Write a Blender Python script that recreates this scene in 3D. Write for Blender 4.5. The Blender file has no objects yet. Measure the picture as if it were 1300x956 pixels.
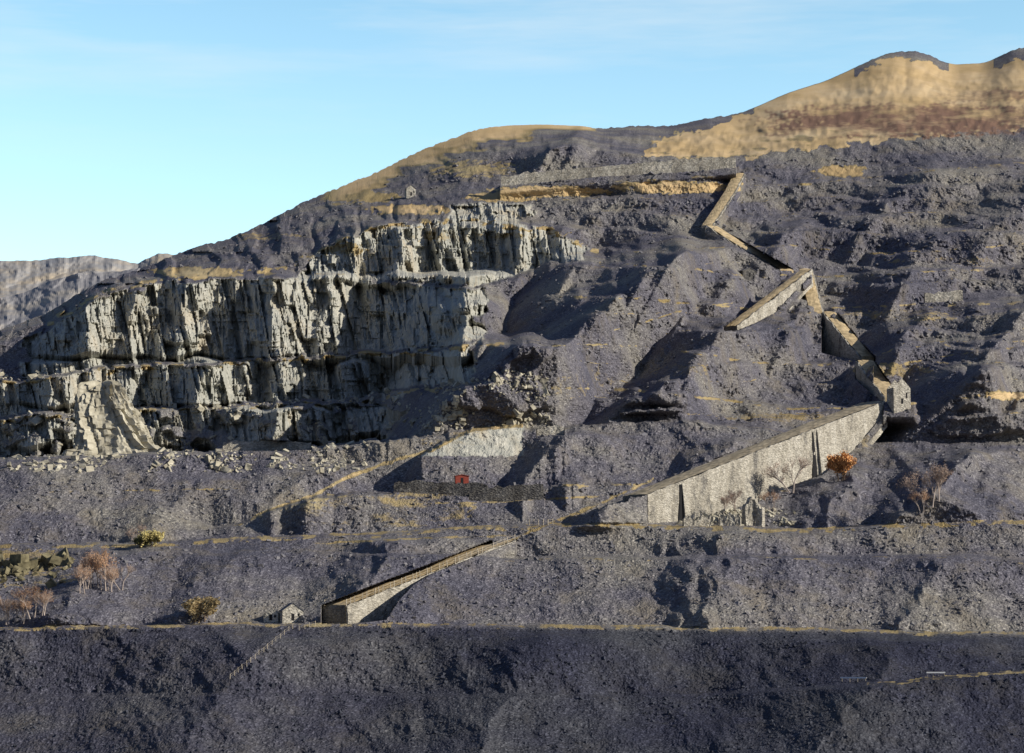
import bpy, math, random
import numpy as np
from mathutils import Vector
rng=np.random.default_rng(7); random.seed(7)
scene=bpy.context.scene; COL=scene.collection
F=3058.0; HV=850.0; CAMZ=45.0
p=math.atan((HV-478)/F); cp,sp=math.cos(p),math.sin(p)
def P(u,v,D):
    u=np.asarray(u,float);v=np.asarray(v,float);D=np.asarray(D,float)
    dx=u-650; dz=sp*F+cp*(478-v); dy=cp*F-sp*(478-v)
    k=D/dy
    return np.stack([dx*k+0*D,D+0*dx*k,CAMZ+dz*k],-1)
def proj(x,y,z):
    z=z-CAMZ; fw=y*cp+z*sp; up=-y*sp+z*cp
    return 650+F*x/fw, 478-F*up/fw
G=rng.random(4096)*2*np.pi; GX=np.cos(G);GY=np.sin(G); HR=rng.random(4096)*2-1
def hsh(xi,yi,seed):
    h=xi*374761393+yi*668265263+seed*974634777
    h=(h^(h>>13))*1274126177; return (h^(h>>16))&4095
def pn(x,y,seed=0):
    x=np.asarray(x,float);y=np.asarray(y,float)
    x,y=np.broadcast_arrays(x,y)
    xi=np.floor(x).astype(np.int64);yi=np.floor(y).astype(np.int64)
    fx=x-xi;fy=y-yi
    sx=fx*fx*fx*(fx*(fx*6-15)+10);sy=fy*fy*fy*(fy*(fy*6-15)+10)
    def g(a,b):
        h=hsh(xi+a,yi+b,seed)
        return GX[h]*(fx-a)+GY[h]*(fy-b)
    n0=g(0,0)*(1-sx)+g(1,0)*sx; n1=g(0,1)*(1-sx)+g(1,1)*sx
    return (n0*(1-sy)+n1*sy)*1.45
def slab(x,z,wx,wz,seed,tilt=1.2):
    """fractured rock slabs: cells with a random offset and a random face tilt"""
    a=x/wx+.35*np.sin(x/wx*2.4+seed); ix=np.floor(a).astype(np.int64); fx=a-ix
    b=z/wz+HR[hsh(ix,ix*0+3,seed)]*2; iz=np.floor(b).astype(np.int64); fz=b-iz
    h=hsh(ix,iz,seed+1)
    return HR[h]+tilt*HR[hsh(ix,iz,seed+2)]*(fx-.5)+.35*HR[hsh(ix,iz,seed+3)]*(fz-.5)
def sst(a,b,x):
    t=np.clip((x-a)/(b-a),0,1); return t*t*(3-2*t)
# ---------------------------------------------------------------- terrain
U0,U1,NU=-240,1540,1500; NV=770; VB=1010
us=np.linspace(U0,U1,NU)
def L(*pts):
    a=np.array(pts,float)
    return np.interp(us,a[:,0],a[:,1])
jag=lambda s,sc,a: a*pn(us/sc,0*us+s*7.3,s)+a*.6*pn(us/sc*2.7,0*us+s,s+1)
sky0=L((-240,452),(0,420),(30,408),(60,398),(100,372),(135,354),(180,342),(215,326),(250,313),(290,303),(330,286),(380,259),(430,238),(470,222),(500,208),(530,193),(560,181),(600,166),(625,161),(650,159),(690,158),(740,160),(765,164),(800,160),(850,160),(900,150),(930,146),(950,140),(1000,118),(1050,102),(1085,86),(1110,74),(1135,66),(1160,64),(1180,70),(1195,77),(1210,82),(1250,80),(1268,72),(1285,63),(1310,60),(1400,50),(1540,60))
kk=np.hanning(21);kk/=kk.sum(); sky0=np.convolve(np.pad(sky0,10,mode='edge'),kk,'valid')
roughsky=np.interp(us,[0,600,640,745,760,930,960,1080,1110,1190,1210,1260,1280],[1,1,.15,.15,1,1,.15,.15,.8,.8,.15,.15,.8])
sky=sky0+(jag(3,14,1.6)+jag(5,5,.9))*roughsky
D0=L((-240,1440),(60,1440),(300,1530),(500,1680),(650,1770),(900,1800),(1000,1900),(1150,2080),(1540,2100))
lines=[(sky0-3,D0)]
def add(v,D):
    lines.append((v,D))
add(L((-240,460),(60,402),(130,361),(250,322),(330,294),(380,270),(440,250),(500,230),(600,200),(690,188),(740,185),(815,196),(880,200),(945,200),(1000,192),(1100,182),(1200,170),(1300,162),(1540,150)),
    L((-240,1420),(60,1420),(300,1490),(500,1580),(650,1570),(800,1530),(1300,1540)))
vL2=L((-240,466),(60,405),(130,365),(250,332),(330,312),(380,290),(440,272),(500,258),(560,246),(640,238),(760,228),(885,220),(940,222),(1000,232),(1100,222),(1200,210),(1300,203),(1540,195))
add(vL2,L((-240,1400),(60,1400),(300,1440),(500,1500),(650,1485),(1300,1478)))
add(vL2+3,L((-240,1385),(60,1385),(300,1425),(500,1480),(650,1465),(1300,1455)))
add(L((-240,474),(60,409),(130,369),(250,338),(330,325),(380,310),(440,290),(500,272),(560,262),(640,258),(760,262),(885,255),(940,258),(1000,265),(1100,258),(1200,250),(1300,240),(1540,235)),
    L((-240,1365),(60,1362),(300,1390),(500,1440),(650,1430),(1300,1415)))
vA=L((-240,482),(0,430),(40,412),(60,411),(120,374),(200,352),(300,346),(360,340),(400,322),(440,304),(480,287),(540,281),(600,281),(650,285),(700,292),(760,318),(850,285),(950,290),(1050,298),(1150,288),(1300,276),(1540,270))
add(vA,L((-240,1330),(60,1335),(300,1345),(400,1365),(500,1385),(650,1385),(1300,1365)))
vB=L((-240,486),(0,434),(60,415),(120,378),(200,356),(300,350),(380,348),(440,345),(480,352),(540,360),(600,362),(650,352),(700,332),(760,330),(850,335),(950,345),(1050,345),(1150,340),(1300,335),(1540,330))
add(vB,L((-240,1325),(60,1330),(300,1340),(400,1353),(500,1362),(650,1360),(760,1330),(1300,1300)))
add(vB+4,L((-240,1315),(60,1318),(300,1330),(400,1343),(500,1348),(650,1335),(760,1310),(1300,1275)))
vM=L((-240,500),(0,455),(60,440),(120,420),(300,400),(400,398),(600,392),(700,370),(850,378),(1000,392),(1150,385),(1300,382),(1540,380))
add(vM,L((-240,1308),(60,1308),(300,1318),(400,1325),(600,1324),(700,1280),(850,1245),(1300,1238)))
add(vM+3,L((-240,1306),(60,1306),(300,1316),(400,1323),(600,1322),(700,1270),(850,1228),(1300,1215)))
vC=L((-240,525),(0,482),(60,476),(120,468),(200,462),(300,456),(400,449),(500,446),(560,440),(620,432),(700,430),(850,436),(950,456),(1050,458),(1100,452),(1150,432),(1300,428),(1540,420))
add(vC,L((-240,1290),(60,1290),(300,1296),(500,1300),(620,1275),(760,1200),(950,1165),(1300,1180)))
add(vC+4,L((-240,1264),(60,1264),(300,1268),(500,1273),(620,1252),(760,1185),(950,1142),(1300,1155)))
vD=L((-240,565),(0,530),(120,519),(200,515),(300,513),(400,509),(450,507),(500,494),(600,484),(700,486),(800,492),(900,500),(1000,512),(1100,514),(1200,502),(1300,495),(1540,490))
add(vD,L((-240,1252),(60,1250),(300,1253),(500,1255),(620,1205),(760,1125),(950,1090),(1300,1095)))
add(vD+4,L((-240,1228),(60,1228),(300,1228),(500,1230),(620,1185),(760,1105),(950,1068),(1300,1066)))
vE=L((-240,600),(0,582),(120,577),(200,573),(300,571),(400,566),(500,555),(540,550),(600,545),(700,541),(800,534),(870,531),(920,536),(1000,548),(1100,560),(1200,560),(1300,560),(1540,560))
add(vE,L((-240,1214),(60,1214),(300,1216),(400,1218),(500,1190),(620,1110),(760,1050),(950,1025),(1300,1022)))
add(vE+3,L((-240,985),(60,985),(300,985),(400,988),(500,990),(620,995),(760,1000),(950,1002),(1300,1002)))
vN=L((-240,632),(0,632),(200,640),(270,668),(300,664),(340,648),(400,630),(450,625),(520,622),(600,622),(660,618),(760,612),(850,612),(1000,618),(1300,618),(1540,618))
add(vN,L((-240,950),(240,946),(290,945),(400,968),(600,968),(760,952),(1300,952)))
add(vN+3,L((-240,948),(240,942),(290,926),(400,925),(600,930),(760,944),(1300,948)))
vF=L((-240,690),(0,690),(200,688),(300,682),(400,679),(500,674),(600,668),(700,664),(850,666),(1000,670),(1150,664),(1300,660),(1540,655))
add(vF,L((-240,912),(1540,905)))
add(vF+3,L((-240,887),(1540,884)))
vG1=L((-240,712),(0,712),(400,700),(600,704),(640,708),(800,706),(1220,704),(1300,712),(1540,712))
add(vG1,L((-240,872),(500,872),(1540,868)))
add(vG1+3,L((-240,868),(400,868),(640,850),(1540,844)))
vG=L((-240,797),(0,796),(130,793),(300,791),(400,790),(500,791),(700,793),(850,795),(1000,797),(1150,799),(1300,803),(1540,808))
add(vG,L((-240,802),(1540,802)))
add(vG+3,L((-240,790),(1540,778)))
vH=L((-240,880),(900,880),(1130,864),(1200,858),(1300,850),(1540,840))
add(vH,L((-240,772),(1540,735)))
add(vH+4,L((-240,769),(900,743),(1130,725),(1540,722)))
add(L((-240,VB),(1540,VB)),L((-240,715),(1540,640)))
LV=np.array([l[0] for l in lines]);LD=np.array([l[1] for l in lines])
for i in range(1,len(LV)): LV[i]=np.maximum(LV[i],LV[i-1]+1.0)
T=np.linspace(0,1,NV)[:,None]
VR=sky0[None,:]+(VB-sky0[None,:])*T
V=VR+(sky-sky0)[None,:]*np.exp(-(VR-sky0[None,:])/5.0)
UU=np.broadcast_to(us[None,:],V.shape).copy()
SK=sky[None,:]; SK0=sky0[None,:]-2
rocky=sst(745,690,UU)*sst(235,290,V)*sst(600,560,V)
VW=V+(pn(UU/34,V/16,21)*2.2+pn(UU/11,V/7,22)*1.3+pn(UU/4,V/4,23)*.5)*np.interp(V,[0,200,620,660,1000],[.5,1.0,1.0,.55,.45])*(1-rocky*.1)*sst(0,30,V-SK0)
VW=VW+3*pn(UU/110,V/60,24)*sst(0,40,V-SK0)*np.interp(V,[0,600,640],[1,1,.8])*np.where(UU>690,1,.4)
VW=VW+rocky*3.0*HR[hsh(np.floor(UU/13+pn(UU/20,V/20,26)).astype(np.int64),np.floor(V/40).astype(np.int64),27)]
D=np.empty_like(V)
for j in range(NU):
    D[:,j]=np.interp(VW[:,j],LV[:,j],LD[:,j])
n1=pn(UU/45,V/40,31);n2=pn(UU/45,V/40,32);n3=pn(UU/14,V/14,33)
Uw=UU+16*n1+6*n3; Vw=V+8*n2
lE,lF,lG=LV[14][None,:],LV[18][None,:],LV[22][None,:]
TIER=[sst(lE-1,lE-9,VW),sst(lE+3,lE+12,VW)*sst(lF-1,lF-9,VW),sst(lF+3,lF+12,VW)*sst(lG-1,lG-9,VW),sst(lG+3,lG+16,VW)]
FLOOR=np.where(VW<lE,LD[15][None,:]+8,np.where(VW<lF,LD[19][None,:]+3,np.where(VW<lG,LD[23][None,:]+3,0)))
def ridge(path,wl,wr,A,fade=18,warp=1.0):
    global D
    a=np.array(path,float); mid=(a[0,0]+a[-1,0])/2; um=(a[0,1]+a[-1,1])/2
    s=(UU+(Uw-UU)*warp)-np.interp(Vw,a[:,0],a[:,1])
    f=np.where(s<0,np.clip(1+s/wl,0,1),np.clip(1-s/wr,0,1))
    f=f*(1-.25*(1-f))
    e=sst(a[0,0]-fade,a[0,0]+fade*.3,Vw)*(1-sst(a[-1,0]-fade*.3,a[-1,0]+fade,Vw))
    t=sum(mid>np.interp(um,us,l[0]) for l in (lE,lF,lG))
    if mid<560 and um<1000: t=0
    D-=A*f*e*TIER[t]
ridge([(575,1225),(600,1205),(655,1180)],95,150,50,14)
ridge([(470,1250),(548,1215)],95,150,50,14)
ridge([(600,1080),(664,1040)],60,60,20,10)
ridge([(672,925),(795,895)],80,220,17,14,1.8)
ridge([(688,500),(792,425)],60,160,24,12)
ridge([(700,150),(790,60)],80,160,18,12)
ridge([(700,300),(790,230)],50,120,12,12,1.5)
ridge([(712,1200),(795,1140)],60,160,10,12,1.5)
ridge([(320,870),(380,775),(440,710),(520,650)],95,120,165,25)
ridge([(415,925),(480,860),(520,810)],75,110,105,20)
ridge([(335,740),(380,690)],45,60,50)
ridge([(435,668),(515,600)],130,60,140,22)
ridge([(385,600),(440,640)],75,60,50,20)
ridge([(555,715),(612,660)],45,140,24,8)
ridge([(560,930),(620,880)],55,90,20,8)
ridge([(815,690),(1000,560)],170,260,22,20)
ridge([(815,1150),(1000,1000)],280,260,24,20)
ridge([(815,330),(1000,200)],170,260,20,20)
ridge([(172,742),(198,690)],45,60,40,10)
ridge([(290,1010),(332,965)],50,70,50,14)
ridge([(345,930),(430,850)],55,60,60,14)
ridge([(390,1300),(480,1230)],95,120,66,24)
ridge([(300,1190),(370,1130)],70,110,50,24)
ridge([(220,1180),(290,1090)],75,160,38,24)
ridge([(230,1330),(300,1250)],75,160,38,24)
ridge([(400,1180),(460,1120)],50,90,42,18)
ridge([(378,1008),(446,992)],32,40,30,8)
ridge([(596,60),(675,-40)],160,200,12,12)
ridge([(596,400),(640,330)],90,150,16,12)
ridge([(610,250),(680,180)],70,150,12,12)
for c,wl,wr,A in [(592,140,60,130),(345,40,110,55),(110,60,90,46),(232,30,70,30),(292,20,40,16),(170,16,50,16),(410,12,40,14)]:
    ridge([(352,c+6),(452,c-6)],wl,wr,A,6,.6)
for c,wl,wr,A in [(262,75,70,50),(590,110,40,80),(70,60,110,38),(350,24,60,24),(160,20,50,16),(430,20,60,22),(310,12,30,10)]:
    ridge([(460,c+3),(512,c-3)],wl,wr,A,5,.6)
for c,wl,wr,A in [(345,105,95,66),(530,100,30,60),(195,40,80,22),(60,50,70,30),(405,14,50,14)]:
    ridge([(519,c+3),(566,c-3)],wl,wr,A,5,.6)
for c,wl,wr,A in [(505,40,50,32),(560,12,40,16),(598,18,50,20),(655,30,40,36),(715,30,50,32),(450,50,40,18)]:
    ridge([(286,c+3),(358,c-3)],wl,wr,A,6,.6)
D=np.maximum(D,FLOOR)
def between(a,b): return (VW>=LV[a][None,:])&(VW<=LV[b][None,:])
edge=12*pn(UU/16,V/10,41)+20*pn(UU/40,V/30,42)
cl=np.zeros_like(V)
cl[between(5,6)&(UU+edge>385)&(UU+edge<745)]=1
cl[between(7,10)&(UU+edge<618)&(UU+edge>30)]=1
cl[between(6,7)&(UU+edge>385)&(UU+edge<470)]=1
cl[between(11,12)&(UU+edge<600)]=1
cl[between(13,14)&(UU+edge<510)]=1
cl[between(4,5)&(UU+edge>560)&(UU+edge<675)]=1
hole=sst(.05,.3,pn(UU/38,V/20,43)+pn(UU/13,V/9,44)*.5)
low=np.clip(hole,0,1)*np.where(between(13,14),1,0)*.8
cl=cl*(1-low)
k=np.array([.25,.5,.25])
cs=sum(np.roll(cl,i-1,1)*k[i] for i in range(3)); cs=sum(np.roll(cs,i-1,0)*k[i] for i in range(3))
def rdg(x): return 1-np.abs(x)*2
far=sst(600,520,V)
LG=lines[1][0][None,:]
grassy=((UU>830)&(V<LG+4))*1.0
mp1=1200/F; X=(UU-650)*mp1; Z=(850-V)*mp1
fan=-(2+5*far)*rdg(pn((X+Z*.9)/62,Z/75,69))-(1+2*far)*rdg(pn((X+Z*.9)/24,Z/34,60))
fr=((VW+7*pn(UU/90,V/50,28))/21.0)%1.0
saw=17*(fr-.5)*sst(-.4,.1,pn(UU/120,V/40,30)+.2)*sst(690,760,UU)*sst(200,235,V)*sst(545,520,V)
D+=(fan+saw)*(1-cs)*(1-.8*grassy)*sst(0,30,V-SK0)
mp0=1300/F; Xc=(UU-650)*mp0; Zc=(850-V)*mp0
XL=Xc+.16*Zc+.3*pn(Xc/5,Zc/12,50)
cd=6.0*slab(XL,Zc,13,34,151,2.1)+4.0*slab(XL+3+.1*Zc,Zc,5.6,18,155,2.0)+2.4*slab(XL-.14*Zc,Zc,2.5,9,159,1.8)+1.1*slab(XL+.06*Zc,Zc,1.05,4,163,1.5)
cd+=.35*pn(Xc/1.2,Zc/1.2,56)
D+=cs*cd
bt=np.interp(UU,[535,560,600,640,668],[577,562,546,541,541]);bm_=(UU>535)&(UU<664+3*pn(UU/6,V/6,83))&(V>bt+1.5*pn(UU/6,V/6,84))&(V<625)
tgt=975+(UU-600)*.22-(V-bt)*.36+.35*pn(Xc/1.0,Zc/.8,85)+.5*pn(Xc/3,Zc/3,87)
pale=bm_&(V<579+3*pn(UU/9,V/5,89))
D=np.where(bm_,np.minimum(D,tgt),D)
FLOOR=np.where(bm_,0,FLOOR)
# talus limit: material fans out below every outcrop at the angle of repose, drifting down and across the slope
dv=((VB-sky0)/(NV-1)); cw=us[1]-us[0]
startv=np.maximum(LG[0]+5,sky0+26)
for i in range(1,NV):
    prev=D[i-1]; m=D[i]
    sc=prev/F
    c0=cs[i]
    down=.85*dv*sc
    lat=1.85*cw*sc
    pr=prev
    if i%2==0:
        rr_=np.roll(prev,-1); rr_[-1]=1e9
        pr=np.where((V[i]<lE[0])&(UU[i]>600)&(cs[i-1]<.3),rr_,prev)
    best=pr-down
    l=np.roll(pr,1); l[:1]=1e9; r=np.roll(pr,-1); r[-1:]=1e9
    best=np.minimum(best,np.minimum(l,r)-down+lat)
    ok=(c0<.5)&(V[i]>startv)
    d1=np.where(ok,np.minimum(m,best),m)
    d1=np.where(c0>=.5,np.minimum(m,prev+4.5*dv*sc),d1)
    D[i]=np.where(c0<.5,np.maximum(d1,np.minimum(FLOOR[i],m)),d1)
def smooth(A,n):
    kk2=np.hanning(n+2)[1:-1];kk2/=kk2.sum(); h=n//2
    B=sum(np.roll(A,i-h,0)*kk2[i] for i in range(n)); return sum(np.roll(B,i-h,1)*kk2[i] for i in range(n))
inner=sst(4,10,VR-SK0)*sst(VB-3,VB-10,V)*sst(U0+5,U0+14,UU)*sst(U1-5,U1-14,UU)
Ds=smooth(D,5)
D=D+(Ds-D)*inner*np.clip(1-2*cs,0,1)*np.where(V<vE[None,:],.8,.5)
mpx=D/F
X=(UU-650)*mpx; Z=(850-V)*mpx
td=-(.6+.4*far)*rdg(pn((X+Z*.6)/10,Z/16,61))
td+=(.6+.3*far)*pn(X/6,Z/6,62)+(.42+.18*far)*pn(X/2.6,Z/2.2,63)+(.34+.12*far)*pn(X/1.2,Z/1.0,64)+(.27+.05*far)*pn(X/.6,Z/.55,65)
td+=.35*pn((X+.25*Z)/1.6,Z/14,68)*far
bump=sst(.2,.55,pn(X/30,Z/12,66)); td-=bump*(.8+.6*far)*np.abs(pn(X/3.2,Z/2.4,67))*2
wig=6*pn(UU/22,V/8,72)+3*pn(UU/7,V/4,70)
gr=((UU>812)&(V<LG+wig)).astype(float)
gr*=1-((UU>1085)&(UU<1205)&(V<SK+8+wig))
gr*=1-((UU>1262)&(V<SK+14+wig))
gr*=1-((UU<958)&(V<np.interp(UU,[812,850,905,958],[196,176,163,140])+wig))
gr*=1-.6*sst(.25,.5,pn(UU/40,V/6,93)+.5*pn(UU/12,V/4,94))*sst(LG-30,LG-8,V)
ridgeN=pn(UU/60,V/14,73)+.6*pn(UU/16,V/5,74)
leftg=(UU<800)*sst(34,8,V-SK0+14*ridgeN)*sst(380,450,UU)*(1-sst(660,690,UU)*sst(3,8,V-SK0-2))*sst(765,745,UU)
gr=np.maximum(gr,leftg)
def ell(cu,cv,ru,rv,s=1.,n=.6):
    d=((UU-cu)/ru)**2+((V-cv)/rv)**2
    return s*sst(1.3,.5,d+n*(pn(UU/15,V/5,75)+pn(UU/5,V/3,76)))
for e in [(700,243,80,7),(860,238,80,8,1),(640,250,50,7,.8),(1070,217,32,8,.9),(520,266,55,7,.9),(470,250,40,8,.6),(600,215,60,12,.5),(900,184,70,18,.9),(740,485,60,26,.3),(1285,502,40,6,.9),(600,560,70,14,.3),(560,628,60,5,.4),(40,730,60,14,.45,1.2),(30,705,60,8,.5),(250,345,60,7,.7),(440,318,30,10,.5),(330,300,60,6,.4),(655,300,50,5,.4),(1000,530,90,7,.4),(1110,560,30,12,.3),(860,470,50,10,.35),(700,425,40,10,.3),(1150,400,90,8,.4),(1200,330,90,6,.35),(1130,470,60,10,.45),(560,300,60,8,.4),(480,648,150,24,.36,.5)]:
    gr=np.maximum(gr,ell(*e))
nb=sst(-.25,.35,pn(UU/22,V/6,77)+.5*pn(UU/6,V/4,78))
for idx,s,lo,hi,w in [(5,.75,60,760,5),(7,.4,60,620,3),(11,.8,0,640,4),(13,.65,0,560,3),(15,.35,0,1400,3),(17,.5,280,1000,4),(19,.65,-240,1540,4),(21,.4,640,1300,3),(23,.5,-240,1540,3),(3,.5,700,1540,3),(9,.55,700,1540,3),(11,.55,700,1540,3),(13,.55,700,1540,3),(7,.5,760,1540,3)]:
    m=s*np.exp(-((VW-LV[idx][None,:]-1)/w)**2)*(UU>lo)*(UU<hi)*(.25+.75*nb)
    gr=np.maximum(gr,m)
gr=np.maximum(gr,.5*np.exp(-((fr)/.09)**2)*nb*(np.abs(saw)>2))
def pathline(pts,w,s):
    global gr
    a=np.array(pts,float); v=np.interp(UU,a[:,0],a[:,1])
    gr=np.maximum(gr,s*np.exp(-((V-v-1.2*pn(UU/14,V/9,88))/w)**2)*(UU>a[0,0])*(UU<a[-1,0])*(.6+.4*nb))
pathline([(318,660),(345,646),(400,628),(440,606),(500,585),(548,572),(600,545),(664,540)],3.0,.9)
pathline([(640,690),(700,664),(760,640),(830,608)],3.0,.75)
pathline([(500,640),(600,638),(690,634),(790,628)],2.4,.65)
pathline([(60,625),(200,622),(330,620)],2.0,.5)
pathline([(400,690),(520,684),(650,680)],2.0,.65)
pathline([(780,420),(860,396),(930,384)],2.0,.55)
pathline([(1100,470),(1200,452),(1300,440)],2.0,.55)
pathline([(900,315),(1000,312),(1100,322),(1200,318),(1300,310)],2.0,.55)
br=ell(1160,152,190,22,1,.5)*(UU>900)+ell(1050,165,90,10,.8,.7)*(UU>900)+ell(1250,120,60,9,.7,.8)
br=np.clip(br,0,1)
tr=np.zeros_like(V)
for a,b,lo,hi in [(18,19,260,1400),(22,23,-240,1540),(24,25,1100,1540)]:
    tr[(VW>=LV[a][None,:]-.3)&(VW<=LV[b][None,:]+.2)&(UU>lo)&(UU<hi)]=1
gr=np.maximum(gr,tr*(.35+.2*nb))
bank_shade=sst(0,8,V-vG[None,:])*(.72+.28*sst(300,700,UU+60*pn(UU/60,V/40,79)))   # painted shade: mask that darkens the slate colour on the lowest bank
soft=sst(.35,.9,gr)*(UU>380)*(V<LG+20)
disp=(1-cs)*td*(1-.95*soft)*(1-.85*tr)*np.interp(V,[0,200,330,600,700,1000],[1.1,1.1,1.2,1.0,.9,.9])
disp+=soft*(1.5*pn(X/90,Z/30,80))
env=sst(0,10,VR-SK0)
D+=disp*(.25+.75*env)
cs=np.where(pale,1.0,cs)
# ---------------------------------------------------------------- walls & inclines (u, top v, foot v, depth)
WALLS=[
 dict(kind='incline',n='main',pts=[(822,628,664,905),(870,609,661,918.5),(912,592.6,651,931.5),(960,573.7,638,947),(1005,556,616,963),(1045,540.3,602,979),(1080,526.6,575,995),(1124,509.5,524,1014)],w=13,lab="long stone-faced quarry incline with grassy deck climbing the slate tips"),
 dict(kind='incline',n='lower',pts=[(441,769,792,806),(490,750,787,821),(508,743,760,827),(525,736.5,742,832.5),(545,728.5,729.5,840),(600,707,708,856),(655,686,687,874)],w=11,lab="lower fenced incline with stone retaining wall and brown grassy deck"),
 dict(kind='incline',n='pyl',pts=[(936,414,420,1168),(960,395.5,410,1183),(985,376.5,396,1199),(1008,359,371,1214),(1031,342,348,1229)],w=7,lab="stone walled incline arm rising to a slate tip apex"),
 dict(kind='incline',n='pyr',pts=[(1044,396,448,1206),(1060,416,452,1190),(1078,438,455,1170),(1092,453,459,1156)],w=7,lab="shadowed stone walled incline arm dropping from the apex"),
 dict(kind='incline',n='pyt',pts=[(1032,342,370,1250),(1038,366,390,1232),(1046,397,402,1206)],w=7,lab="short steep incline head with stone sides above the slate tips"),
 dict(kind='incline',n='up1',pts=[(896,286,287,1352),(930,308,309.5,1332),(960,325,327,1312),(990,342,343.5,1292)],w=9,lab="weathered brown upper incline with low stone side wall"),
 dict(kind='incline',n='up2',pts=[(906,286,287.5,1354),(922,262,264,1388),(936,240,242,1418),(946,220,222,1446)],w=7,lab="pale straight incline track climbing to the top terrace"),
 dict(kind='incline',n='mid',pts=[(1087,458,482,1110),(1100,478,494,1088),(1122,504,512,1060)],w=8,lab="stone sided incline stub dropping to the drum house"),
 dict(kind='wall',n='w1',pts=[(636,224,236,1440),(700,217,230,1440),(760,212,224,1440),(884,201,217,1440),(934,200,212,1440)],w=4,lab="long pale stone retaining wall of the top quarry terrace"),
 dict(kind='wall',n='w3',pts=[(500,612,624,936),(560,613,628,934),(618,616,632,932)],w=4,lab="dark dry stone wall of stacked slate below the red hut"),
 dict(kind='wall',n='w4',pts=[(596,622,635,926),(640,617,637,925),(690,614,633,925)],w=5,lab="dark stacked slate revetment at the terrace edge"),
 dict(kind='wall',n='w5',pts=[(1174,373,384,1205),(1222,369,382,1205)],w=3,lab="small ruined slate wall on an upper spoil terrace"),
 dict(kind='wall',n='w6',pts=[(682,541,553,990),(716,540,552,990)],w=4,lab="short ruined stone wall on the heap edge"),
 dict(kind='wall',n='w7',pts=[(283,562,573,1160),(330,560,573,1162),(395,563,571,1164)],w=4,lab="pale low stone revetment at the foot of the cliff"),
 dict(kind='wall',n='w8',pts=[(868,655,666,894),(902,653,664,896)],w=2,lab="low tumbled slate wall at the foot of the long incline"),
 dict(kind='wall',n='w9',pts=[(912,649,661,900),(940,652,663,898)],w=2,lab="broken slate wall beside the birches below the incline"),
 dict(kind='wall',n='w8',pts=[(946,640,658,903),(956,630,657,905),(968,644,660,903)],w=2,lab="crumbling pointed ruin wall below the long incline"),
]
for w in WALLS:
    a=np.array(w['pts'],float)
    pos=P(a[:,0],a[:,1],a[:,3]); w['a']=a; w['top']=pos
    vt=np.interp(UU,a[:,0],a[:,1]);vf=np.interp(UU,a[:,0],a[:,2]);dw=np.interp(UU,a[:,0],a[:,3])
    dd=np.gradient(pos[:,:2],axis=0); dd/=np.linalg.norm(dd,axis=1)[:,None]
    nn=np.stack([-dd[:,1],dd[:,0]],-1)
    if nn[:,1].mean()<0: nn=-nn
    bk=pos.copy(); bk[:,:2]+=nn*(w['w']+.6)
    ub,vb=proj(bk[:,0],bk[:,1],bk[:,2])
    if w['n'] in ('w8','w9'): continue
    if w['kind']=='incline':
        vtb=np.interp(UU,ub,vb);dwb=np.interp(UU,ub,bk[:,1])
        m=(UU>ub[0]-1)&(UU<ub[-1]+1)&(V>vtb-1.5)&(V<np.maximum(vf,vtb))
        if w['n']=='main': m&=(UU>815)
        D=np.where(m,np.maximum(D,dwb+1.5),D)
    inn=(UU>a[0,0]-1)&(UU<a[-1,0]+1)
    up=inn&(V<vf)&(V>vt-2)
    D=np.where(up,np.maximum(D,dw+w['w']*.9+1.0),D)
    below=inn&(V>=vf)&(V<vf+26)
    tgt=dw-2.2-(V-vf)*.35+.25*td
    wt=1-sst(8,26,V-vf)
    D=np.where(below,D+(np.minimum(D,tgt)-D)*wt,D)
t_=(822-UU); top_=627+t_*.30+3*pn(UU/9,V/9,86)
m=(t_>0)&(t_<110)&(V>top_)&(V<678)
D=np.where(m,D+(np.minimum(D,904-t_*.40-(V-top_)*.38+.6*td)-D)*sst(110,50,t_)*sst(678,662,V),D)
m=(UU>1127)&(UU<1162)&(V>476)&(V<=510)
D=np.where(m,np.maximum(D,1028),D)
m=(UU>1122)&(UU<1172)&(V>510)&(V<545)
D=np.where(m,D+(np.minimum(D,1014-(V-510)*.4+.3*td)-D)*sst(1172,1160,UU)*sst(545,528,V),D)
PT=P(UU,V,D)
back=[]
top=PT[0].copy()
for dd,zz in [(70,-25),(350,-150),(900,-600)]:
    b=top.copy(); sc=(top[:,1]+dd)/top[:,1]; b[:,0]*=sc; b[:,1]+=dd; b[:,2]=np.maximum(top[:,2]+zz,-10); back.append(b)
front=PT[-1].copy(); front[:,1]-=60; front[:,2]=-12
ALL=np.concatenate([np.stack(back[::-1]),PT,front[None]],0)
def padm(m): return np.concatenate([np.repeat(m[:1],3,0),m,m[-1:]],0)
GR,CS,BR,TR,SHD=[padm(np.clip(m,0,1)) for m in (gr,cs,br,tr,bank_shade)]
NR=ALL.shape[0]
CI=np.arange(NR*NU).reshape(NR,NU)
quads=np.stack([CI[1:,:-1],CI[1:,1:],CI[:-1,1:],CI[:-1,:-1]],-1).reshape(-1,4)
def terr(u,v):
    j=int(np.clip(round((u-U0)/(U1-U0)*(NU-1)),0,NU-1))
    i=(v-sky0[j])/(VB-sky0[j])*(NV-1); i=int(np.clip(round(i),0,NV-1))
    return Vector(PT[i,j])
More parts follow.
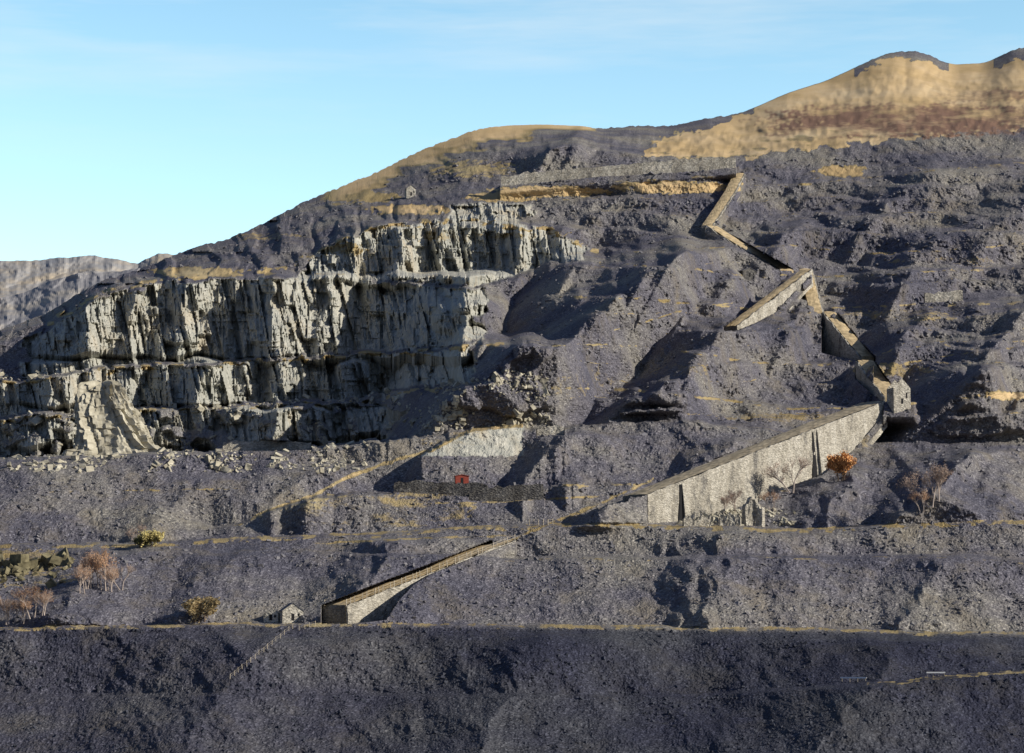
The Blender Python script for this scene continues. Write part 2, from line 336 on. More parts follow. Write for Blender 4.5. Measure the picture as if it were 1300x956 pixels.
# ---------------------------------------------------------------- helpers
def mesh_np(name,verts,faces,mat,smooth=False):
    me=bpy.data.meshes.new(name)
    verts=np.asarray(verts,np.float32).reshape(-1,3)
    nv=len(verts); k=faces.shape[1]; nf=len(faces)
    me.vertices.add(nv); me.vertices.foreach_set('co',verts.ravel())
    me.loops.add(nf*k); me.loops.foreach_set('vertex_index',faces.astype(np.int32).ravel())
    me.polygons.add(nf); me.polygons.foreach_set('loop_start',np.arange(0,nf*k,k,dtype=np.int32))
    me.update(calc_edges=True)
    me.polygons.foreach_set('use_smooth',np.full(len(me.polygons),smooth))
    if mat: me.materials.append(mat)
    return me
def obj(name,me,parent=None,loc=None):
    o=bpy.data.objects.new(name,me); COL.objects.link(o)
    if loc is not None:o.location=loc
    if parent:o.parent=parent
    return o
def thing(o,label,cat,group=None):
    o['label']=label;o['category']=cat
    if group:o['group']=group
    return o
def mesh_py(name,verts,faces,mat,smooth=False):
    me=bpy.data.meshes.new(name); me.from_pydata([tuple(v) for v in verts],[],[tuple(int(i) for i in f) for f in faces]); me.update()
    if mat: me.materials.append(mat)
    if smooth: me.polygons.foreach_set('use_smooth',[True]*len(me.polygons))
    return me
# ---------------------------------------------------------------- materials
def newmat(name):
    m=bpy.data.materials.new(name); m.use_nodes=True; nt=m.node_tree
    b=nt.nodes['Principled BSDF']; b.inputs['Roughness'].default_value=.9
    b.inputs['Specular IOR Level'].default_value=.15
    return m,nt,b
def nd(nt,t,**k):
    n=nt.nodes.new(t)
    for a,b in k.items(): setattr(n,a,b)
    return n
def noise(nt,co,scale,detail=4,rough=.6):
    n=nd(nt,'ShaderNodeTexNoise'); n.inputs['Scale'].default_value=scale;n.inputs['Detail'].default_value=detail;n.inputs['Roughness'].default_value=rough
    nt.links.new(co,n.inputs['Vector']); return n.outputs['Fac']
def ramp(nt,fac,stops):
    r=nd(nt,'ShaderNodeValToRGB'); e=r.color_ramp.elements
    while len(e)<len(stops): e.new(.5)
    for x,(pp,c) in zip(e,stops): x.position=pp; x.color=(*c,1)
    nt.links.new(fac,r.inputs[0]); return r.outputs[0]
def mix(nt,fac,a,b,mode='MIX'):
    n=nd(nt,'ShaderNodeMix'); n.data_type='RGBA'; n.blend_type=mode
    if isinstance(fac,float): n.inputs[0].default_value=fac
    else: nt.links.new(fac,n.inputs[0])
    for s,i in ((a,6),(b,7)):
        if isinstance(s,tuple): n.inputs[i].default_value=(*s,1)
        else: nt.links.new(s,n.inputs[i])
    return n.outputs[2]
def mapv(nt,co,sc):
    n=nd(nt,'ShaderNodeMapping'); n.inputs['Scale'].default_value=sc; nt.links.new(co,n.inputs['Vector']); return n.outputs[0]
def terrain_mat():
    m,nt,b=newmat('terrain'); ln=nt.links.new
    co=nd(nt,'ShaderNodeTexCoord').outputs['Object']
    at=nd(nt,'ShaderNodeAttribute'); at.attribute_name='mask'
    sep=nd(nt,'ShaderNodeSeparateColor'); ln(at.outputs['Color'],sep.inputs[0])
    vo=nd(nt,'ShaderNodeTexVoronoi'); vo.inputs['Scale'].default_value=1.4; ln(mapv(nt,co,(1,1,1.4)),vo.inputs['Vector'])
    vs=nd(nt,'ShaderNodeSeparateColor'); ln(vo.outputs['Color'],vs.inputs[0])
    big=ramp(nt,noise(nt,mapv(nt,co,(1,1,1.6)),.016,5,.6),[(.36,(.098,.097,.122)),(.46,(.136,.131,.152)),(.54,(.175,.167,.168)),(.64,(.225,.213,.19))])
    peb=ramp(nt,vs.outputs[0],[(0,(.55,.55,.58)),(.5,(.92,.92,.94)),(.85,(1.15,1.15,1.13)),(.97,(1.8,1.8,1.75))])
    sl=mix(nt,1.0,big,peb,'MULTIPLY')
    st=ramp(nt,noise(nt,mapv(nt,co,(1,1,.35)),.05,5,.7),[(.50,(0,0,0)),(.68,(1,1,1))])
    s2=nd(nt,'ShaderNodeMath',operation='MULTIPLY'); ln(st,s2.inputs[0]); s2.inputs[1].default_value=.55
    sl=mix(nt,s2.outputs[0],sl,(.21,.18,.13))
    sl=mix(nt,at.outputs['Alpha'],sl,mix(nt,1.0,sl,(.30,.33,.43),'MULTIPLY'))  # alpha mask multiplies in the lowest bank's shade as colour
    cv=noise(nt,mapv(nt,co,(1,1,.2)),.30,5,.7)
    cc=ramp(nt,cv,[(.3,(.23,.235,.215)),(.45,(.39,.385,.335)),(.6,(.52,.505,.44)),(.75,(.63,.605,.53))])
    rust=ramp(nt,noise(nt,mapv(nt,co,(1,1,.4)),.06,5,.7),[(.5,(0,0,0)),(.68,(1,1,1))])
    r2=nd(nt,'ShaderNodeMath',operation='MULTIPLY'); ln(rust,r2.inputs[0]); r2.inputs[1].default_value=.55
    cc=mix(nt,r2.outputs[0],cc,(.43,.345,.22))
    gg=ramp(nt,noise(nt,co,.045,5,.7),[(.4,(0,0,0)),(.6,(1,1,1))])
    g3=nd(nt,'ShaderNodeMath',operation='MULTIPLY'); ln(gg,g3.inputs[0]); g3.inputs[1].default_value=.35
    cc=mix(nt,g3.outputs[0],cc,(.26,.285,.275))
    c=mix(nt,sep.outputs[1],sl,cc)
    gn=noise(nt,mapv(nt,co,(.6,1,1.2)),.10,6,.7)
    ga=nd(nt,'ShaderNodeMath',operation='ADD'); ln(sep.outputs[0],ga.inputs[0]); ln(gn,ga.inputs[1])
    gf=ramp(nt,ga.outputs[0],[(.85,(0,0,0)),(1.05,(1,1,1))])
    gc=ramp(nt,noise(nt,mapv(nt,co,(1,.5,.5)),.018,7,.6),[(.3,(.40,.28,.14)),(.45,(.54,.39,.20)),(.58,(.62,.46,.26)),(.72,(.67,.53,.33))])
    gd=mix(nt,1.0,gc,(.58,.62,.58),'MULTIPLY')
    gm=ramp(nt,sep.outputs[0],[(.6,(0,0,0)),(.95,(1,1,1))])
    gc=mix(nt,gm,gd,gc)
    c=mix(nt,gf,c,gc)
    bn=ramp(nt,noise(nt,mapv(nt,co,(1,.5,.5)),.022,7,.65),[(.38,(0,0,0)),(.55,(1,1,1))])
    bm=nd(nt,'ShaderNodeMath',operation='MULTIPLY'); ln(bn,bm.inputs[0]); ln(sep.outputs[2],bm.inputs[1])
    c=mix(nt,bm.outputs[0],c,(.24,.145,.10))
    ln(c,b.inputs['Base Color'])
    bp=nd(nt,'ShaderNodeBump'); bp.inputs['Distance'].default_value=.8; bp.inputs['Strength'].default_value=.45
    hn=nd(nt,'ShaderNodeMath',operation='ADD'); ln(noise(nt,co,1.3,4,.7),hn.inputs[0]); ln(vo.outputs['Distance'],hn.inputs[1])
    ln(hn.outputs[0],bp.inputs['Height']); ln(bp.outputs[0],b.inputs['Normal'])
    return m
def stone_mat(name,c1,c2,c3,sc=1.2):
    m,nt,b=newmat(name); ln=nt.links.new
    co=nd(nt,'ShaderNodeTexCoord').outputs['Object']
    vo=nd(nt,'ShaderNodeTexVoronoi'); vo.inputs['Scale'].default_value=sc; ln(mapv(nt,co,(1,1,2.4)),vo.inputs['Vector'])
    vs=nd(nt,'ShaderNodeSeparateColor'); ln(vo.outputs['Color'],vs.inputs[0])
    a=ramp(nt,vs.outputs[0],[(0,c1),(.55,c2),(1,c3)])
    n=ramp(nt,noise(nt,mapv(nt,co,(1,1,.3)),.13,6,.75),[(.34,(.42,.42,.43)),(.46,(.90,.87,.80)),(.6,(1.18,1.16,1.1))])
    a=mix(nt,1.0,a,n,'MULTIPLY')
    ln(a,b.inputs['Base Color'])
    bp=nd(nt,'ShaderNodeBump'); bp.inputs['Distance'].default_value=.5; bp.inputs['Strength'].default_value=.7
    ln(vo.outputs['Distance'],bp.inputs['Height']); ln(bp.outputs[0],b.inputs['Normal'])
    return m
def simple_mat(name,c,var=.3,sc=2.,rough=.9):
    m,nt,b=newmat(name); ln=nt.links.new
    co=nd(nt,'ShaderNodeTexCoord').outputs['Object']
    a=ramp(nt,noise(nt,co,sc,5),[(.3,tuple(x*(1-var) for x in c)),(.7,tuple(x*(1+var) for x in c))])
    ln(a,b.inputs['Base Color']); b.inputs['Roughness'].default_value=rough
    return m
TM=terrain_mat()
M_WALL=stone_mat('pale_stone',(.27,.26,.235),(.41,.39,.35),(.56,.54,.49))
M_DARK=stone_mat('dark_slate_stone',(.06,.06,.065),(.10,.098,.10),(.17,.165,.16))
M_END=stone_mat('shaded_end_stone',(.14,.135,.13),(.20,.19,.175),(.28,.27,.25))  # darker than the wall face: shade of the left-facing ends painted in
M_DECK=simple_mat('grassy_deck',(.50,.39,.23),.4,.35)
M_DECKG=simple_mat('worn_deck',(.38,.32,.22),.5,.3)
M_ROCK=stone_mat('pale_rock',(.36,.34,.28),(.43,.41,.34),(.50,.48,.41),.25)
M_MOSS=simple_mat('mossy_rock',(.17,.15,.09),.7,.4)
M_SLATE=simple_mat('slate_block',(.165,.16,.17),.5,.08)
M_SLATED=simple_mat('shaded_slate_block',(.05,.054,.07),.4,.08)  # dark copy of the slate block, shade of the lowest bank in its colour
M_WOOD=simple_mat('weathered_wood',(.42,.37,.29),.3)
M_RED=simple_mat('red_painted_sheet',(.26,.06,.042),.3)
M_REDD=simple_mat('dark_red_roof',(.20,.055,.042),.2)
M_BLACK=simple_mat('dark_opening',(.02,.02,.022),.2)
M_WHITE=simple_mat('white_paint',(.78,.78,.76),.05)
M_ROOF=simple_mat('slate_roof',(.13,.13,.145),.3,1.)
M_GROUND=simple_mat('valley_ground',(.10,.095,.10),.4,.02)
# ---------------------------------------------------------------- split terrain
colr=np.stack([GR,CS,BR,SHD],-1).reshape(-1,4)
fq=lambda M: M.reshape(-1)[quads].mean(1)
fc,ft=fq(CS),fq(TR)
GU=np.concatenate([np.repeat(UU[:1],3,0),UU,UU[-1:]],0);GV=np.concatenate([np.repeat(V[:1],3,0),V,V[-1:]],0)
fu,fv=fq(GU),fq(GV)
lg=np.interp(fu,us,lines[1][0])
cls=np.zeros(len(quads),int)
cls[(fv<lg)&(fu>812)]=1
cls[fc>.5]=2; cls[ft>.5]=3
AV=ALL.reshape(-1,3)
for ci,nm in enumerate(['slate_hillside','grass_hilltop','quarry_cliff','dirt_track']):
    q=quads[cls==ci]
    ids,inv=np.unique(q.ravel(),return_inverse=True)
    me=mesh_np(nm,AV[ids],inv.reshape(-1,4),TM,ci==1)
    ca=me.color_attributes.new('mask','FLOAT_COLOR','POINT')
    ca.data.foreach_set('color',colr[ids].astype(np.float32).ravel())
    o=obj(nm,me); o['kind']='structure'
gs=30000
o=obj('ground',mesh_py('ground',[(-gs,-gs,0),(gs,-gs,0),(gs,gs,0),(-gs,gs,0)],[(0,1,2,3)],M_GROUND)); o['kind']='structure'
# ---------------------------------------------------------------- distant hills
def far_hill(name,skypts,botv,Dt,Db,mat,seed,ju=1.5):
    uu=np.linspace(-300,520,420); vv=np.linspace(0,1,150)[:,None]
    a=np.array(skypts,float); s=np.interp(uu,a[:,0],a[:,1])+ju*pn(uu/20,uu*0,seed)+ju*.5*pn(uu/6,uu*0,seed)
    Vv=s[None]+(botv-s[None])*vv; Uv=np.broadcast_to(uu[None],Vv.shape)
    Dd=Dt+(Db-Dt)*vv+0*Uv
    Dd=Dd-45*np.abs(pn((Uv+Vv)/50,Vv/60,seed+1))-12*pn(Uv/15,Vv/12,seed+2)-4*pn(Uv/5,Vv/4,seed+3)
    pt=P(Uv,Vv,Dd); b=pt[0].copy(); b[:,1]+=600; b[:,2]-=300
    pt=np.concatenate([b[None],pt],0); R,C=pt.shape[:2]
    ci=np.arange(R*C).reshape(R,C)
    q=np.stack([ci[1:,:-1],ci[1:,1:],ci[:-1,1:],ci[:-1,:-1]],-1).reshape(-1,4)
    o=obj(name,mesh_np(name,pt.reshape(-1,3),q,mat)); o['kind']='structure'
def hazed_hillmat(name,a,b_,c):  # distance haze is put into the lifted base tones
    m,nt,b=newmat(name); co=nd(nt,'ShaderNodeTexCoord').outputs['Object']
    nt.links.new(ramp(nt,noise(nt,mapv(nt,co,(1,.5,2)),.012,8,.7),[(.35,a),(.5,b_),(.66,c)]),b.inputs['Base Color']); return m
far_hill('distant_ridge',[(-300,338),(0,331),(40,331),(80,327),(120,324),(150,330),(175,334),(200,322),(225,324),(260,316),(400,300),(520,310)],470,4200,3300,hazed_hillmat('far',(.27,.28,.30),(.33,.32,.31),(.46,.39,.29)),91)
far_hill('distant_spoil_hill',[(-300,390),(0,378),(30,372),(60,358),(110,344),(150,345),(190,338),(240,330),(520,340)],560,2700,1900,hazed_hillmat('hazed_far_slate',(.21,.21,.235),(.28,.275,.28),(.41,.37,.31)),95)
# ---------------------------------------------------------------- walls
def build_wall(w):
    pts=w['top'];a=w['a']; n=len(pts)
    tt=[0];
    for i in range(1,n): tt.append(tt[-1]+np.linalg.norm(pts[i]-pts[i-1]))
    tt=np.array(tt); N=max(8,int(tt[-1]/2.0))
    if w['n'] in('w8','w9'): N=14
    s=np.linspace(0,tt[-1],N)
    Q=np.stack([np.interp(s,tt,pts[:,k]) for k in range(3)],-1)
    vf=np.interp(s,tt,a[:,2])
    foot=P(650+0*vf,vf,Q[:,1])[:,2]-6
    d=np.gradient(Q[:,:2],axis=0); d/=np.linalg.norm(d,axis=1)[:,None]
    nrm=np.stack([-d[:,1],d[:,0]],-1)
    if nrm[:,1].mean()<0: nrm=-nrm
    base=Q[0].copy(); base[2]=foot[0]+6
    inc=w['kind']=='incline'
    e=thing(obj({'incline':'quarry_incline','wall':'stone_retaining_wall'}[w['kind']],None,loc=base),w['lab'],'incline' if inc else 'stone wall')
    e.empty_display_size=2
    M=M_DARK if w['n'] in('w3','w4') else M_WALL
    K=8
    V_=[];Fc=[]
    jg=rng.normal(0,.15 if inc else .35,N)+ (0 if inc else 1)*np.round(rng.random(N))*.4
    if w['n'] in ('up1','up2','pyt','pyl','pyr','mid'): jg=jg*2.2
    if w['n'] in ('w8','w9'): jg=rng.uniform(-2.2,.4,N)
    th=.7 if inc else w['w']
    for i in range(N):
        for k in range(K+1):
            z=foot[i]+(Q[i,2]+jg[i]-foot[i])*k/K
            o_=rng.normal(0,.16); batter=(Q[i,2]-z)*-.06
            V_.append((Q[i,0]+nrm[i,0]*(o_+batter),Q[i,1]+nrm[i,1]*(o_+batter),z))
        V_.append((Q[i,0]+nrm[i,0]*th,Q[i,1]+nrm[i,1]*th,Q[i,2]+jg[i]))
        V_.append((Q[i,0]+nrm[i,0]*th,Q[i,1]+nrm[i,1]*th,foot[i]))
    W=K+3
    for i in range(N-1):
        for k in range(W):
            k2=(k+1)%W
            Fc.append((i*W+k,(i+1)*W+k,(i+1)*W+k2,i*W+k2))
    Fc.append(tuple(range(W))); Fc.append(tuple((N-1)*W+k for k in range(W))[::-1])
    V_=np.array(V_)-base
    obj('wall_face',mesh_py('wall_face',V_,Fc,M),e)
    if inc:
        V_=[];Fc=[];KD=10
        for i in range(N):
            for k in range(KD+1):
                f_=k/KD; t=.7+(w['w']-.7)*f_
                V_.append((Q[i,0]+nrm[i,0]*t,Q[i,1]+nrm[i,1]*t,Q[i,2]+.15+.3*math.sin(math.pi*f_)+rng.normal(0,.05)))
            V_.append((V_[-1][0],V_[-1][1],foot[i])); V_.append((V_[-KD-2][0],V_[-KD-2][1],foot[i]))
        W=KD+3
        for i in range(N-1):
            for k in range(W-1): Fc.append((i*W+k,(i+1)*W+k,(i+1)*W+k+1,i*W+k+1))
        for r in (0,(N-1)*W): Fc.append(tuple(r+k for k in range(W)))
        obj('deck',mesh_py('deck',np.array(V_)-base,Fc,M_DECKG if w['n']=='main' else M_DECK),e)
        V_=[];Fc=[]
        for kx in range(5):
            for kz in range(4):
                t=.7+(w['w']-.7)*kx/4; z=foot[0]+(Q[0,2]+.1-foot[0])*kz/3
                V_.append((Q[0,0]+nrm[0,0]*t-d[0,0]*.3,Q[0,1]+nrm[0,1]*t-d[0,1]*.3,z))
        for kx in range(4):
            for kz in range(3):
                a0=kx*4+kz; Fc.append((a0,a0+4,a0+5,a0+1))
        obj('end_wall',mesh_py('end_wall',np.array(V_)-base,Fc,M_END),e)
    w['Q']=Q;w['nrm']=nrm;w['d']=d;w['foot']=foot;w['e']=e;w['base']=base
for w in WALLS: build_wall(w)
def buttress(w,u,wd,out):
    Q=w['Q']; uu,_=proj(Q[:,0],Q[:,1],Q[:,2]); i=int(np.argmin(abs(uu-u)))
    q=Q[i];n=w['nrm'][i];d=w['d'][i];f=w['foot'][i];b=w['base']
    V_=[]
    for s in (-wd/2,wd/2):
        for o_,z in ((.2,q[2]-.5),(.2,f),(-out,f),(-out*.25,q[2]-2)):
            ss=s if z==f or o_<0 else s*.6
            V_.append((q[0]+d[0]*ss+n[0]*o_-b[0],q[1]+d[1]*ss+n[1]*o_-b[1],z-b[2]))
    Fc=[(0,1,2,3),(7,6,5,4),(3,2,6,7),(0,3,7,4),(1,5,6,2),(0,4,5,1)]
    obj('buttress',mesh_py('buttress',V_,Fc,M_WALL),w['e'])
W0=WALLS[0]
buttress(W0,869,2.6,3.2);buttress(W0,1039,3,3.5)
def slot(w,u,wb):
    Q=w['Q']; uu,_=proj(Q[:,0],Q[:,1],Q[:,2]); i=int(np.argmin(abs(uu-u)))
    q=Q[i];n=w['nrm'][i];d=w['d'][i];f=w['foot'][i];b=w['base']
    V_=[]
    for s,z,o_ in ((-wb/2,f,-1.6),(wb/2,f,-1.6),(.15,q[2]-1.0,-.45),(-.15,q[2]-1.0,-.45)):
        V_.append((q[0]+d[0]*s+n[0]*o_-b[0],q[1]+d[1]*s+n[1]*o_-b[1],z-b[2]))
    V_+= [(v[0]+n[0]*1.2,v[1]+n[1]*1.2,v[2]) for v in V_]
    obj('slot_opening',mesh_py('slot_opening',V_,[(0,1,2,3),(7,6,5,4),(0,4,5,1),(1,5,6,2),(2,6,7,3),(3,7,4,0)],M_BLACK),w['e'])
slot(W0,862,5.0);slot(W0,1030,4.5)
# ---------------------------------------------------------------- huts
def box(x0,x1,y0,y1,z0,z1):
    v=[(x0,y0,z0),(x1,y0,z0),(x1,y1,z0),(x0,y1,z0),(x0,y0,z1),(x1,y0,z1),(x1,y1,z1),(x0,y1,z1)]
    return v,[(3,2,1,0),(4,5,6,7),(0,1,5,4),(1,2,6,5),(2,3,7,6),(3,0,4,7)]
def hut(u,v,wd,dp,h,rh,ang,mw,mr,label,name='stone_hut',roof=True,cat='hut',win=True,D_=None):
    loc=terr(u,v) if D_ is None else Vector(P(u,v,D_)); loc.z-=.3
    if D_ is None: loc.y-=1.5
    e=thing(obj(name,None,loc=loc),label,cat); e.rotation_euler=(0,0,ang)
    x,y=wd/2,dp/2
    zb=-2 if D_ is None else -.2
    if name=='drum_house': zb=-6
    vs=[(-x,-y,zb),(x,-y,zb),(x,y,zb),(-x,y,zb),(-x,-y,h),(x,-y,h),(x,y,h),(-x,y,h),(0,-y,h+rh),(0,y,h+rh)]
    fs=[(0,1,5,8,4),(1,2,6,5),(2,3,7,9,6),(3,0,4,7)]
    obj('wall',mesh_py('wall',vs,fs,mw),e)
    if roof:
        t=.2;o=.3
        vs=[(-x-o,-y-o,h-.25),(0,-y-o,h+rh+.05),(x+o,-y-o,h-.25),(-x-o,y+o,h-.25),(0,y+o,h+rh+.05),(x+o,y+o,h-.25)]
        vs+=[(a,b,c+t) for a,b,c in vs]
        fs=[(0,3,4,1),(1,4,5,2),(7,10,9,6),(8,11,10,7),(0,1,7,6),(1,2,8,7),(4,3,9,10),(5,4,10,11),(0,6,9,3),(2,5,11,8)]
        obj('roof',mesh_py('roof',vs,fs,mr),e)
    vv,ff=box(-.5,.5,-y-.06,-y+.1,-.2,min(2.0,h*.8)); obj('door',mesh_py('door',vv,ff,M_BLACK),e)
    if win:
        vv,ff=box(x*.45,x*.45+.7,-y-.05,-y+.1,h*.35,h*.7); obj('window',mesh_py('window',vv,ff,M_BLACK),e)
    return e
hut(586,612.5,5.2,3.2,2.8,.3,.15,M_RED,M_REDD,"small rust-red hut standing on a dark slate wall",'red_hut',D_=935.2,win=False)
hut(1141,512,8,6,6.5,4.2,.35,M_WALL,M_ROOF,"roofless stone drum house gable at the head of the incline",'drum_house',roof=False,cat='ruined building',D_=1012)
hut(370,786,7,5,3.0,2.4,.3,M_WALL,M_ROOF,"small gabled slate hut beside the bottom track")
hut(347,786,5,4,2.2,1.4,-.2,M_WALL,M_ROOF,"low ruined slate hut beside the bottom track",roof=False)
hut(521,249,6,6,4.5,2.2,.2,M_WALL,M_ROOF,"tiny stone hut on the skyline terrace above the cliffs")
hut(948,352,9,6,3,1.8,.5,M_DARK,M_ROOF,"low slate shed on an upper spoil terrace")
# ---------------------------------------------------------------- fences
def fence(pA,n,h,label,zf,pw=.14,rw=.04):
    e=thing(obj('post_fence',None,loc=pA),label,'fence')
    pts=[zf(i/(n-1))-Vector(pA) for i in range(n)]
    vv,ff=box(-pw,pw,-pw,pw,-.5,h); vv=[(a*(.8 if c>0 else 1),b*(.8 if c>0 else 1),c+(.1 if c>0 and a>0 else 0)) for a,b,c in vv]
    pm=mesh_py('post',vv,ff,M_WOOD)
    for q in pts:
        o=obj('post',pm,e,q); o.rotation_euler=(random.gauss(0,.04),random.gauss(0,.06),random.random())
    V_=[];Fc=[]
    for zz in (.45,.85):
        for i in range(n-1):
            b0=len(V_)
            for q in (pts[i],pts[i+1]):
                for dz in (-rw,rw): V_+= [(q.x,q.y-.05,q.z+h*zz+dz),(q.x,q.y+.05,q.z+h*zz+dz)]
            Fc+=[(b0,b0+4,b0+6,b0+2),(b0+1,b0+3,b0+7,b0+5),(b0+2,b0+6,b0+7,b0+3),(b0,b0+1,b0+5,b0+4)]
    obj('rail',mesh_py('rail',V_,Fc,M_WOOD),e)
W1=WALLS[1];Q=W1['Q'];nr=W1['nrm']
for off,lab in ((.5,"wooden post and rail fence along the incline edge"),(W1['w']-.5,"weathered post and rail fence beside the brown deck")):
    def zf(t,off=off):
        i=min(int(t*(len(Q)-1)),len(Q)-1); return Vector((Q[i,0]+nr[i,0]*off,Q[i,1]+nr[i,1]*off,Q[i,2]))
    fence(zf(0),32,2.2,lab,zf)
def drape(uva,uvb):
    def zf(t):
        u=uva[0]+(uvb[0]-uva[0])*t; v=uva[1]+(uvb[1]-uva[1])*t; return terr(u,v)
    return zf
z=drape((292,862),(372,797)); fence(z(0),16,1.5,"thin fence climbing the dark slate bank to the track",z,.09,.02)
z=drape((672,667),(702,666)); fence(z(0),6,2.2,"short run of pale posts beside the middle track",z)
z=drape((400,794),(380,800)); fence(z(0),4,1.4,"broken fence at the foot of the lower incline",z,.09,.02)
def barrier(u0,u1,v,lab):
    a=terr(u0,v);b=terr(u1,v); a.y-=1.2;b.y-=1.2; a.z+=.3; b.z=a.z+(b.z-a.z)*.3; L_=(b-a).length
    e=thing(obj('road_barrier',None,loc=a),lab,'barrier'); e.rotation_euler=(0,0,math.atan2(b.y-a.y,b.x-a.x))
    vv,ff=box(0,L_,-.1,.1,.25,.65); vv=[(x_,y_*(.5 if z_>.5 else 1),z_) for x_,y_,z_ in vv]
    obj('beam',mesh_py('beam',vv,ff,M_WHITE),e)
    vv,ff=box(-.08,.08,.1,.25,-1.2,.5); pm=mesh_py('leg',vv,ff,M_WOOD)
    for i in range(4): obj('leg',pm,e,(L_*(.05+.3*i),0,0))
barrier(1066,1100,864,"low white painted barrier beside the roadside bank")
barrier(1176,1199,857,"short white painted barrier at the road bend")
# ---------------------------------------------------------------- rock pinnacles
def pinnacle(outline,Dp,label,seed):
    o=np.array(outline,float); NVp=80;NA=140
    vs=np.linspace(o[0,0],o[-1,0]+14,NVp); uL=np.interp(vs,o[:,0],o[:,1]);uR=np.interp(vs,o[:,0],o[:,2])
    C=P((uL+uR)/2,vs,np.full(NVp,Dp)); R=(uR-uL)/2*Dp/F
    an=np.linspace(0,2*np.pi,NA,endpoint=False)
    A,Zi=np.meshgrid(an,np.arange(NVp))
    r=R[Zi]; xx=np.sign(np.cos(A))*np.abs(np.cos(A))**.7;yy=np.sign(np.sin(A))*np.abs(np.sin(A))**.7
    zz=C[Zi,2]; ax=A*R.mean()
    off=2.8*slab(ax+.2*zz,zz,6.5,18,seed,1.9)+1.3*slab(ax-.25*zz,zz,2.6,8,seed+4,1.6)+.5*slab(ax,zz,1.0,3,seed+8)+.3*pn(ax/1.2,zz/1.2,seed+9)
    rr=r*.97+off*np.clip(r/8,.15,1)
    X_=C[Zi,0]+rr*xx; Y_=C[Zi,1]+rr*yy*.7; Z_=zz+.8*pn(A*7,zz/3,seed+3)*(r>1)+1.6*HR[hsh(np.floor(A*3).astype(np.int64),Zi*0,seed)]*(Zi<8)
    base=np.array([C[-1,0],C[-1,1],C[-1,2]])
    vt=np.stack([X_,Y_,Z_],-1).reshape(-1,3)-base
    vt=np.concatenate([vt,[[C[0,0]-base[0],C[0,1]-base[1],C[0,2]-base[2]+.6]]])
    ci=np.arange(NVp*NA).reshape(NVp,NA); nx=np.roll(ci,-1,1)
    q=np.stack([ci[1:],nx[1:],nx[:-1],ci[:-1]],-1).reshape(-1,4)
    fs=[tuple(x) for x in q]+[(len(vt)-1,int(ci[0,i]),int(nx[0,i])) for i in range(NA)]
    return thing(obj('rock_pinnacle',mesh_py('rock_pinnacle',vt,fs,M_ROCK),loc=base),label,'rock')
pinnacle([(487,118,140),(490,106,150),(503,99,158),(520,98,168),(545,97,182),(565,94,196),(580,88,215)],1130,"tall pale blocky rock stack standing on the quarry floor",101)
pinnacle([(519,562,573),(524,561,582),(535,562,590),(550,559,598)],1030,"small pale leaning rock fin on the quarry floor",111)
# ---------------------------------------------------------------- loose slate rubble
def rubble(name,n,ur,vr,smin,smax,mat,seed,filt=None,anyground=False):
    r=np.random.default_rng(seed)
    u=r.uniform(*ur,n);v=r.uniform(*vr,n)
    j=np.clip(((u-U0)/(U1-U0)*(NU-1)).astype(int),0,NU-1)
    ok=(v>sky0[j]+8)
    i=np.clip(((v-sky0[j])/(VB-sky0[j])*(NV-1)).astype(int),0,NV-1)
    c=PT[i,j]
    if not anyground: ok&=(gr[i,j]<.5)&(tr[i,j]<.5)&(cs[i,j]<.4)
    if filt is not None: ok&=filt(u,v)
    c=c[ok];n=len(c)
    cl_=pn(c[:,0]/18,c[:,2]/10,seed)
    keep=cl_+r.normal(0,.25,n)>.05; c=c[keep];n=len(c)
    s=(smin+(smax-smin)*r.random(n)**4)*c[:,1]/1000
    B=np.array([(x,y,z) for z in(-1,1) for y in(-1,1) for x in(-1,1)],float)*.5
    v8=B[None]*(s[:,None,None])*(r.uniform(.5,1.3,(n,1,3))*np.array([1.3,1,.55]))+r.normal(0,.07,(n,8,3))*s[:,None,None]
    q4=r.normal(size=(n,4))*np.array([1,.45,.45,1]); q4/=np.linalg.norm(q4,axis=1)[:,None]
    w_,x_,y_,z_=q4.T
    Rm=np.stack([1-2*(y_**2+z_**2),2*(x_*y_-z_*w_),2*(x_*z_+y_*w_),2*(x_*y_+z_*w_),1-2*(x_**2+z_**2),2*(y_*z_-x_*w_),2*(x_*z_-y_*w_),2*(y_*z_+x_*w_),1-2*(x_**2+y_**2)],-1).reshape(n,3,3)
    v8=np.einsum('nij,nkj->nki',Rm,v8)+c[:,None,:]
    fc=np.array([(0,2,3,1),(4,5,7,6),(0,1,5,4),(2,6,7,3),(0,4,6,2),(1,3,7,5)])
    f=(np.arange(n)[:,None,None]*8+fc[None]).reshape(-1,4)
    o=obj(name,mesh_np(name,v8.reshape(-1,3),f,mat)); o['kind']='stuff'; return o
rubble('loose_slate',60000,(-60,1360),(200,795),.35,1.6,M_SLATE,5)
rubble('shaded_loose_slate',14000,(-60,1360),(800,1000),.4,1.5,M_SLATED,15)
rubble('fallen_boulders',5500,(-40,700),(470,600),.8,3.2,M_ROCK,6,lambda u,v:(u<700)&((u<470)|(v<545)))
rubble('ruin_rubble',900,(850,1010),(648,668),.8,2.6,M_ROCK,26,None,True)
rubble('mossy_boulders',420,(-40,92),(712,752),2.0,9.0,M_MOSS,16,None,True)
